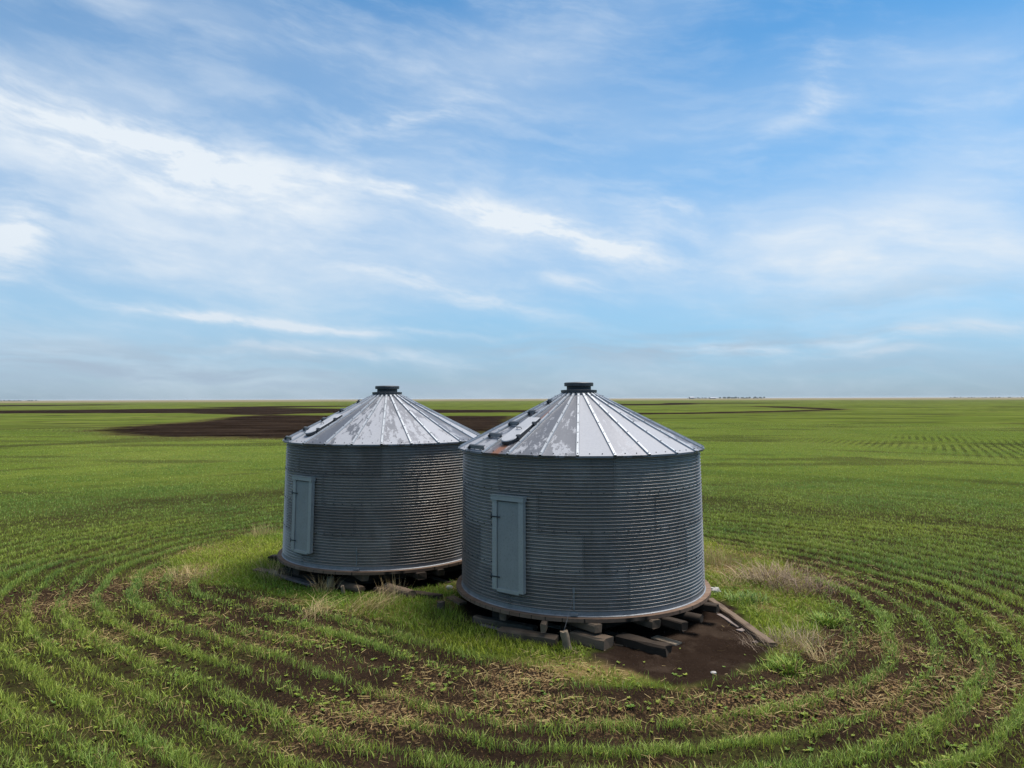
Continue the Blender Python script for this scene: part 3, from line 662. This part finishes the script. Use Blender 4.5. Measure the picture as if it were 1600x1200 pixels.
    # tie-down strap on the wall, seen right of the door
    return b, z0

# view angle of the door: -31.6 deg (front), -46.6 deg (rear); mathutils angle seen from above: right-hand side of the view is +theta anticlockwise
bin_f, _ = make_bin('grain_bin', 'nearer corrugated steel grain bin with rust streaks beside its roof hatch', BF, -31.6, True, 0)
bin_l, _ = make_bin('grain_bin', 'farther corrugated steel grain bin, behind and left of the rust-streaked one', BL, -48., False, 0)
def strap(bo, ctr, ang):
    to = -ctr; base = math.atan2(to.y, to.x); a = base+R_(ang)-bo.rotation_euler.z
    s_ = MB(); M3 = Matrix.Rotation(a, 3, 'Z')
    for r, z, sz in ((RB+.014, .25, (.010, .022, .30)), (RB+.03, .40, (.03, .03, .04)), (RB+.03, .03, (.04, .11, .03)), (RB+.03, .36, (.03, .035, .03))):
        s_.box(M3 @ Vector((r, 0, ZF+z)), sz, M3)
    o = s_.build('anchor_strap', M_base, bo); return Vector((ctr.x+math.cos(base+R_(ang))*(RB+.05), ctr.y+math.sin(base+R_(ang))*(RB+.05), ZF+.36))
AF = strap(bin_f, BF, -3.2); AL = strap(bin_l, BL, -14)

# ------------------------------------------------------------------ timbers, posts, stones
def timber(name, label, cat, p1, p2, w, h, m, round_=False, z=None, group=None, ragged=.018, seed=0, tilt=0.):
    p1 = Vector(p1); p2 = Vector(p2); d = p2-p1; L = d.to_2d().length; rn = random.Random(seed+17)
    z0 = min(hz1(p1.x, p1.y), hz1(p2.x, p2.y), hz1((p1.x+p2.x)/2, (p1.y+p2.y)/2))-.012 if z is None else z
    mb = MB(); ns = max(3, int(L/.22))
    if round_: ring = [(w/2*math.cos(2*math.pi*k/12), h/2+h/2*math.sin(2*math.pi*k/12)) for k in range(12)]
    else:
        e = min(w, h)*.14; ring = [(w/2-e, 0), (w/2, e), (w/2, h-e), (w/2-e, h), (-w/2+e, h), (-w/2, h-e), (-w/2, e), (-w/2+e, 0)]
    n = len(ring); vs = []
    for i in range(ns+1):
        x = -L/2+L*i/ns; dy = rn.uniform(-1, 1)*ragged
        for k, (y, zz) in enumerate(ring):
            ex = rn.uniform(-1, 1)*ragged*(1.5 if i in (0, ns) else .5)
            up = zz > h*.3
            vs.append((x+ex, y+dy+rn.uniform(-1, 1)*ragged*.5, zz+(rn.uniform(-1, .6)*ragged*.7 if up else 0)))
    fs = [(i*n+k, i*n+(k+1) % n, (i+1)*n+(k+1) % n, (i+1)*n+k) for i in range(ns) for k in range(n)]
    mb.add(vs, [q[::-1] for q in fs], 0, round_); mb.add(vs, [tuple(range(n)), tuple(range(ns*n, (ns+1)*n))[::-1]], 0)
    o = mb.build(name, m); c = (p1+p2)/2; o.location = (c.x, c.y, z0); o.rotation_euler = (tilt, 0, math.atan2(d.y, d.x))
    return tag(o, label, cat, group)
def extend(p1, p2, L):                  # a point L metres behind p2 through p1
    d = (p1-p2).normalized(); return p2+d*L
GT = 'old timbers under the grain bins'
hS = .245                                # skid timbers carry the floor (its underside at .26)
def skid(label, u, v, ang, L, w, seed, round_=False, h=.303, m=None, th=.125):
    e = G(u, v, h); d = Vector((math.cos(R_(ang)), math.sin(R_(ang)), 0))
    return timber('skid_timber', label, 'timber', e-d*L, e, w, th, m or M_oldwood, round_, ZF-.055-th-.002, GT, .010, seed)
def sleeper(label, ctr, ang, off, L, seed):
    d = Vector((math.cos(R_(ang)), math.sin(R_(ang)), 0)); nrm = Vector((d.y, -d.x, 0)); c = Vector((ctr.x, ctr.y, 0))+nrm*off
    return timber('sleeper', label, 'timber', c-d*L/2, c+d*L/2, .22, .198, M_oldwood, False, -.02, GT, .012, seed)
sleeper('dark sleeper on the ground deep under the front of the nearer bin', BF, 36, 1.25, 2.9, 51)
sleeper('dark sleeper on the ground under the middle of the nearer bin', BF, 36, .1, 3.9, 52)
sleeper('dark sleeper on the ground deep under the front of the farther bin', BL, 33, 1.25, 2.9, 53)
sleeper('dark sleeper on the ground under the middle of the farther bin', BL, 33, .1, 3.9, 54)
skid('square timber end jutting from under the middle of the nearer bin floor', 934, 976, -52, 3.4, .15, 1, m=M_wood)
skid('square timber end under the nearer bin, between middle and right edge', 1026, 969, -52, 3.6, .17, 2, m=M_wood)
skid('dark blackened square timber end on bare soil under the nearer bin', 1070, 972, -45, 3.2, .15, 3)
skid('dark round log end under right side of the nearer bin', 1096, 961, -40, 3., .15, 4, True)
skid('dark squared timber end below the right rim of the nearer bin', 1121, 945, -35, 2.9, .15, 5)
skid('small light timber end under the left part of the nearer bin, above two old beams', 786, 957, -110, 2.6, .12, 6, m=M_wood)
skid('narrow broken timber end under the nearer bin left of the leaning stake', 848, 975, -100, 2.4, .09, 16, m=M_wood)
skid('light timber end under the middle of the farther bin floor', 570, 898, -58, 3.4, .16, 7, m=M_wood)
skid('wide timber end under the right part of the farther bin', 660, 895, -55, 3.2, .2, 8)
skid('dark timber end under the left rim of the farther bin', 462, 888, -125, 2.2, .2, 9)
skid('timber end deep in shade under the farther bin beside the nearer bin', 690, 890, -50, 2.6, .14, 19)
def beam(name, label, a, b, w, h, m, seed, cat='timber', za=None, **k):
    if cat == 'plank': k.setdefault('ragged', .006)
    return timber(name, label, cat, G(a[0], a[1], h if za is None else za), G(b[0], b[1], h if za is None else za), w, h, m, seed=seed, group=k.pop('group', GT), **k)
beam('old_beam', 'upper of two mossy weathered beams lying in grass below the nearer bin', (742, 960), (836, 977), .15, .11, M_wood, 21)
beam('old_beam', 'lower cracked weathered beam ending just left of the leaning stake', (782, 979), (871, 992), .19, .14, M_wood, 22)
beam('old_beam', 'thick squared beam just right of the leaning stake', (896, 982), (952, 995), .24, .17, M_wood, 23)
beam('old_log', 'dark mossy rough log lying on the bare soil before the nearer bin', (968, 988), (1044, 1007), .19, .15, M_oldwood, 24, ragged=.016)
beam('wood_plank', 'thin light board end beside the dark mossy log', (1022, 992), (1060, 1003), .17, .035, M_post, 25, 'plank')
beam('wood_plank', 'small flat board chip by the thick squared beam', (952, 1001), (976, 1005), .13, .03, M_wood, 26, 'plank')
beam('long_beam', 'long straight weathered beam slanting across the right edge of the bare soil', (1110, 931), (1208, 1000), .13, .12, M_wood, 27, ragged=.007)
beam('wood_plank', 'wide pale grey plank lying left of the long slanting beam', (1130, 956), (1163, 976), .24, .035, M_plank, 28, 'plank')
beam('wood_plank', 'short broken board at the foot of the wide pale plank', (1154, 983), (1171, 978), .10, .04, M_plank, 29, 'plank')
beam('wood_plank', 'grey board poking out across the lower end of the long beam', (1180, 1000), (1214, 993), .13, .03, M_plank, 30, 'plank')
beam('wood_plank', 'long grey plank in the grass left of the farther bin', (418, 889), (490, 911), .19, .05, M_plank, 31, 'plank')
beam('wood_plank', 'short dark board at the far left end of the timbers', (401, 887), (422, 891), .2, .05, M_wood, 32, 'plank')
beam('old_beam', 'short dark beam poking out at left rim of the farther bin', (424, 866), (447, 868), .22, .14, M_oldwood, 33)
beam('old_log', 'short weathered log lying under the middle of the farther bin', (534, 906), (566, 914), .17, .15, M_wood, 34, round_=True)
beam('old_log', 'longer weathered log lying under the farther bin, right of its middle', (604, 909), (645, 921), .17, .16, M_wood, 35, round_=True)
beam('wood_plank', 'dark scrap board by left rim of the nearer bin', (703, 930), (724, 940), .16, .05, M_wood, 41, 'plank')
beam('wood_plank', 'thin split lath lying before the upper mossy beam', (752, 974), (800, 986), .06, .03, M_plank, 42, 'plank')
beam('wood_plank', 'short grey board in the shade under the middle of the farther bin', (548, 901), (588, 907), .14, .035, M_plank, 43, 'plank')
beam('wood_plank', 'narrow board in the shade by the wide timber end under the farther bin', (672, 899), (702, 908), .10, .035, M_wood, 44, 'plank')
beam('wood_plank', 'splintered pale board lying behind the leaning stake', (856, 974), (902, 984), .12, .03, M_post, 45, 'plank')
beam('wood_plank', 'weathered thin board between the thick squared beam and the mossy log', (948, 985), (986, 996), .12, .03, M_wood, 46, 'plank')
beam('wood_plank', 'short thin board under the small light timber end of the nearer bin', (768, 964), (812, 973), .11, .03, M_plank, 47, 'plank')
beam('old_beam', 'dark beam on the ground behind the long grey plank', (440, 885), (500, 898), .18, .16, M_oldwood, 36)
beam('old_beam', 'shaded beam on the ground under the right part of the farther bin', (585, 917), (690, 927), .14, .10, M_oldwood, 37)
def post(name, label, ub, vb, ut, vt, w, m, seed, sq=False):
    b_ = G(ub, vb); rn = random.Random(seed); mb = MB()
    dcam = CM.transposed() @ (b_-co.location); k = -dcam.z/F
    hgt = (vb-vt)*k*1.02; dx = (ut-ub)*k; n = 10
    vs = []
    ns = 5
    for i in range(ns+1):
        q = i/ns
        for a in range(n):
            an_ = 2*math.pi*a/n; r = w/2*(1+rn.uniform(-.08, .08))*(1-.1*q)
            vs.append((dx*q+r*math.cos(an_), -.03*q+r*math.sin(an_), hgt*q-.06*(1-q)+(rn.uniform(-.02, .015) if i == ns else 0)))
    fs = [(i*n+a, i*n+(a+1) % n, (i+1)*n+(a+1) % n, (i+1)*n+a) for i in range(ns) for a in range(n)]
    mb.add(vs, fs, 0, True); mb.add(vs, [tuple(range(ns*n, ns*n+n))], 0)
    o = mb.build(name, m); o.location = (b_.x, b_.y, hz1(b_.x, b_.y)); return tag(o, label, 'post'), b_+Vector((dx, -.03, hgt))
_, TP = post('wooden_stake', 'pale round wooden stake leaning in the grass before the nearer bin', 889, 1015, 881, 987, .135, M_post, 1)
_, TL = post('wooden_stake', 'squat grey wooden stake standing before the farther bin', 517, 916, 517, 902, .145, M_post, 2)
post('wooden_stake', 'small pale split stake standing right of the squat grey stake', 538, 928, 535, 916, .075, M_post, 3)
post('tree_stump', 'brown sawn stump in the grass between the two bins', 689, 950, 689, 939, .15, M_wood, 4)
def wire(label, a, b, r=.0028):
    mb = MB(); a, b = Vector(a), Vector(b)
    mb.tube([a.lerp(b, q/8)+Vector((0, 0, -.03*math.sin(math.pi*q/8))) for q in range(9)], r, 5)
    o = mb.build('guy_wire', M_wire); return tag(o, label, 'wire')
wire('thin guy wire from the nearer bin wall down to the leaning stake', AF, TP)
wire('thin guy wire from the farther bin wall down to the squat grey stake', AL, TL)
def stone(label, u, v, r, seed, m):
    p = G(u, v); rn = random.Random(seed); mb = MB(); vs = []; n, k = 9, 5
    for i in range(k+1):
        e = math.pi*(i/k)-math.pi/2
        for a in range(n):
            q = r*(1+rn.uniform(-.22, .22)); vs.append((q*1.3*math.cos(e)*math.cos(2*math.pi*a/n), q*.9*math.cos(e)*math.sin(2*math.pi*a/n), q*.7*math.sin(e)+r*.45))
    mb.add(vs, [(i*n+a, i*n+(a+1) % n, (i+1)*n+(a+1) % n, (i+1)*n+a) for i in range(k) for a in range(n)], 0, False)
    o = mb.build('field_stone', m); o.location = (p.x, p.y, hz1(p.x, p.y)); return tag(o, label, 'stone')
M_stone, t = mat('stone'); p = t.tc('Object'); c = t.mix(t.noise(p, 14., 4, .6), (.25, .23, .21), (.5, .47, .43)); t.out(t.bsdf(c, .9, 0, t.bump(t.noise(p, 30., 3, .6), .3, .01)))
stone('pale stone beside the right rim of the nearer bin floor', 1117, 925, .085, 1, M_stone)
stone('pale flat stone by left rim of the nearer bin, between the bins', 702, 921, .055, 2, M_stone)
stone('small white pebble lying on the bare soil', 1115, 1052, .03, 3, M_stone)

# ------------------------------------------------------------------ dry tufts and brush
def tuft(name, label, cat, u, v, n, rad, h0, h1, ca, cb, lean=(.1, .6), wid=.006, ry=None, bias=None):
    p = G(u, v); rr_ = rad*1.7*np.sqrt(rng.random(n))*rng.random(n)**.35; a = rng.uniform(0, 6.28, n)
    x = p.x+np.cos(a)*rr_; y = p.y+np.sin(a)*rr_*((ry or rad)/rad)
    yaw = a+rng.normal(0, .9, n) if bias is None else rng.normal(bias, .8, n)
    c = lerp(ca, cb, rng.random(n))
    o = blades(name, x-p.x, y-p.y, height(x, y)-hz1(p.x, p.y)-.01, rng.uniform(h0, h1, n), rng.uniform(.6, 1.3, n)*wid, yaw, rng.uniform(*lean, n), c, M_straw, droop=.35)
    o.location = (p.x, p.y, hz1(p.x, p.y)); return tag(o, label, cat)
TA, TB = (.30, .21, .10), (.55, .42, .22); BA, BB = (.085, .055, .042), (.24, .165, .115)
tuft('dry_grass_tuft', 'tall pale dry grass standing right against the nearer bin wall', 'dry grass', 1106, 880, 110, .2, .2, .48, TA, TB)
tuft('dry_grass_tuft', 'tall pale dry grass tuft behind the brush, right of the nearer bin', 'dry grass', 1131, 884, 170, .24, .2, .5, TA, TB)
tuft('brush_pile', 'brown tangle of dead stalks heaped at the edge of the crop', 'brush', 1205, 908, 430, .48, .10, .42, (.075, .052, .034), (.33, .24, .14), (.7, 2.3), .013, .42)
tuft('brush_pile', 'lower brown trail of dead stalks reaching right along the first crop row', 'brush', 1262, 925, 300, .42, .12, .32, (.09, .06, .045), (.28, .19, .13), (.6, 1.8), .009, .3)
tuft('dry_grass_tuft', 'bleached dry weed tuft by the lower end of the long beam', 'dry grass', 1252, 1008, 130, .2, .14, .36, (.25, .18, .12), (.48, .37, .25), (.3, 1.3))
tuft('dry_grass_tuft', 'small dry tuft on dark soil right of the bleached weed tuft', 'dry grass', 1283, 1032, 60, .13, .12, .32, TA, TB, (.4, 1.4))
tuft('dry_grass_tuft', 'low matted dry stalks over the end of the long beam', 'dry grass', 1210, 1012, 260, .32, .08, .25, BA, (.34, .25, .17), (.6, 1.8))
tuft('dry_grass_tuft', 'flattened tan grass clump in front of the farther bin', 'dry grass', 573, 952, 240, .3, .15, .42, TA, TB, (.6, 1.7), .006, None, -.4)
tuft('dry_grass_tuft', 'thin tan stems standing below the middle of the farther bin', 'dry grass', 612, 938, 70, .18, .2, .5, TA, TB, (.05, .5))
tuft('dry_grass_tuft', 'tan stems standing around the squat grey stake', 'dry grass', 507, 925, 90, .13, .15, .45, TA, TB, (.2, 1.2))
tuft('dry_grass_tuft', 'slanting tan stems over the long grey plank', 'dry grass', 432, 903, 120, .26, .2, .6, TA, TB, (.3, 1.2))
tuft('dry_grass_tuft', 'pale upright dry grass at the back left edge of the grassy pad', 'dry grass', 408, 838, 150, .27, .15, .4, TA, TB, (.1, .6))
tuft('dry_grass_tuft', 'tan dry grass patch at the left tip of the grassy pad', 'dry grass', 300, 905, 150, .35, .1, .35, TA, TB, (.3, 1.2))
tuft('dry_grass_tuft', 'loose bundle of tan stalks lying on soil below the left end of the pad', 'dry grass', 487, 965, 90, .18, .15, .4, TA, TB, (.8, 2.), .007, None, .6)
tuft('dry_grass_tuft', 'few straw stems leaning out of grass right of the nearer bin', 'dry grass', 1140, 915, 50, .15, .15, .4, TA, TB, (.5, 1.5))
tuft('green_weed_clump', 'leafy bright green weed clump at right of the pad', 'weed', 1290, 972, 320, .22, .05, .15, (.08, .17, .02), (.24, .28, .04), (.4, 1.4), .02)
tuft('green_weed_clump', 'green weed clump on soil below the bare patch', 'weed', 1228, 1043, 330, .21, .04, .12, (.08, .17, .02), (.24, .28, .04), (.4, 1.4), .016)
tuft('green_weed_clump', 'blue green leafy weed clump beside the long beam', 'weed', 1165, 938, 240, .26, .05, .16, (.07, .15, .04), (.18, .25, .06), (.4, 1.4), .016)

# ------------------------------------------------------------------ far off: shelter belts and a farmstead on the horizon
M_ftree, t = mat('far_foliage'); c = t.mix(t.noise(t.geo().outputs['Position'], .3, 3, .6), (.05, .075, .06), (.10, .13, .11)); t.out(t.bsdf(c, .9))
def belt(label, u0, u1, D, h, n, seed):
    rn = random.Random(seed); mb = MB()
    for i in range(n):
        u = u0+(u1-u0)*(i+rn.uniform(-.4, .4))/n; d = ray(u, 610); s = D/math.hypot(d.x, d.y); x, y = d.x*s, d.y*s+rn.uniform(-20, 20)
        hh = h*rn.uniform(.55, 1.15); w = hh*rn.uniform(.45, .8)
        mb.tube([(x, y, -.2), (x, y, hh*.5)], .35, 5)
        for _ in range(34):
            a, e, q = rn.uniform(0, 6.28), rn.uniform(-.5, 1.4), rn.uniform(.35, 1)
            p = Vector((x+w*q*math.cos(a)*math.cos(e), y+w*q*math.sin(a)*math.cos(e), hh*.5+hh*.45*q*math.sin(e)))
            r_ = hh*rn.uniform(.10, .2); T = Matrix.Rotation(rn.uniform(0, 3), 3, 'X') @ Matrix.Rotation(rn.uniform(0, 3), 3, 'Y')
            mb.add([p+T @ Vector(q_)*r_ for q_ in ((-1, -.8, 0), (1, -.7, .1), (.8, 1, 0), (-.9, .8, -.1))], [(0, 1, 2, 3)]); mb.add([p+T @ Vector(q_)*r_ for q_ in ((0, -.8, -1), (.1, -.7, 1), (0, 1, .8), (-.1, .8, -.9))], [(0, 1, 2, 3)])
    o = mb.build('far_shelterbelt', M_ftree); o['kind'] = 'stuff'; o['label'] = label; o['category'] = 'trees'
belt('distant row of trees on the horizon right of the nearer bin', 1127, 1197, 2600, 6.5, 30, 1)
belt('faint distant trees around the farmstead on the horizon', 1075, 1112, 3000, 6., 16, 2)
belt('distant trees on the horizon at far left', 0, 60, 2600, 3.5, 30, 3)
belt('low distant tree line on the horizon at far right', 1480, 1600, 3200, 3.5, 34, 4)
M_shed, t = mat('pale_siding'); c = t.mix(t.noise(t.tc('Object'), .8, 2), (.15, .16, .18), (.22, .22, .24)); t.out(t.bsdf(c, .7))
M_shroof, t = mat('shed_roof'); c = t.mix(t.noise(t.tc('Object'), .8, 2), (.30, .30, .33), (.42, .42, .45)); t.out(t.bsdf(c, .6))
def shed(label, u, D, w, l, h):
    d = ray(u, 610); s = D/math.hypot(d.x, d.y)
    o = thing('farm_shed', label, 'shed', (d.x*s, d.y*s, 0), .3)
    mb = MB(); mb.box((0, 0, h/2), (w, l, h)); mb.add([(-w/2, -l/2, h), (-w/2, l/2, h), (-w/2, 0, h*1.45), (w/2, -l/2, h), (w/2, l/2, h), (w/2, 0, h*1.45)], [(0, 1, 2), (3, 5, 4)]); mb.build('wall', M_shed, o)
    mb = MB(); e = .6
    for sg in (-1, 1):
        mb.add([(-w/2-e, sg*(l/2+e), h-.15), (w/2+e, sg*(l/2+e), h-.15), (w/2+e, 0, h*1.47+.15), (-w/2-e, 0, h*1.47+.15)], [(0, 1, 2, 3)])
    mb.build('roof', M_shroof, o)
shed('faint pale farm shed on the horizon, left one of two by the distant trees', 1080, 2700, 16, 10, 5)
shed('tiny pale farm shed on the horizon, right one of two beside the distant trees', 1113, 2700, 22, 10, 3.6)

# ------------------------------------------------------------------ the air over the plain
hm = bpy.data.materials.new('haze'); hm.use_nodes = True; t = NT(hm.node_tree)
pv = t.n.new('ShaderNodeVolumePrincipled'); pv.inputs['Density'].default_value = 4.5e-5; pv.inputs['Color'].default_value = (.80, .88, .97, 1); pv.inputs['Anisotropy'].default_value = .2
ho = t.n.new('ShaderNodeOutputMaterial'); t.l.new(pv.outputs[0], ho.inputs[1])
mb = MB(); mb.box((0, 4000, 4.2), (30000, 30000, 10.8)); hz = mb.build('haze', hm); hz['kind'] = 'stuff'; hz['label'] = 'thin pale haze over the far fields'; hz['category'] = 'haze'
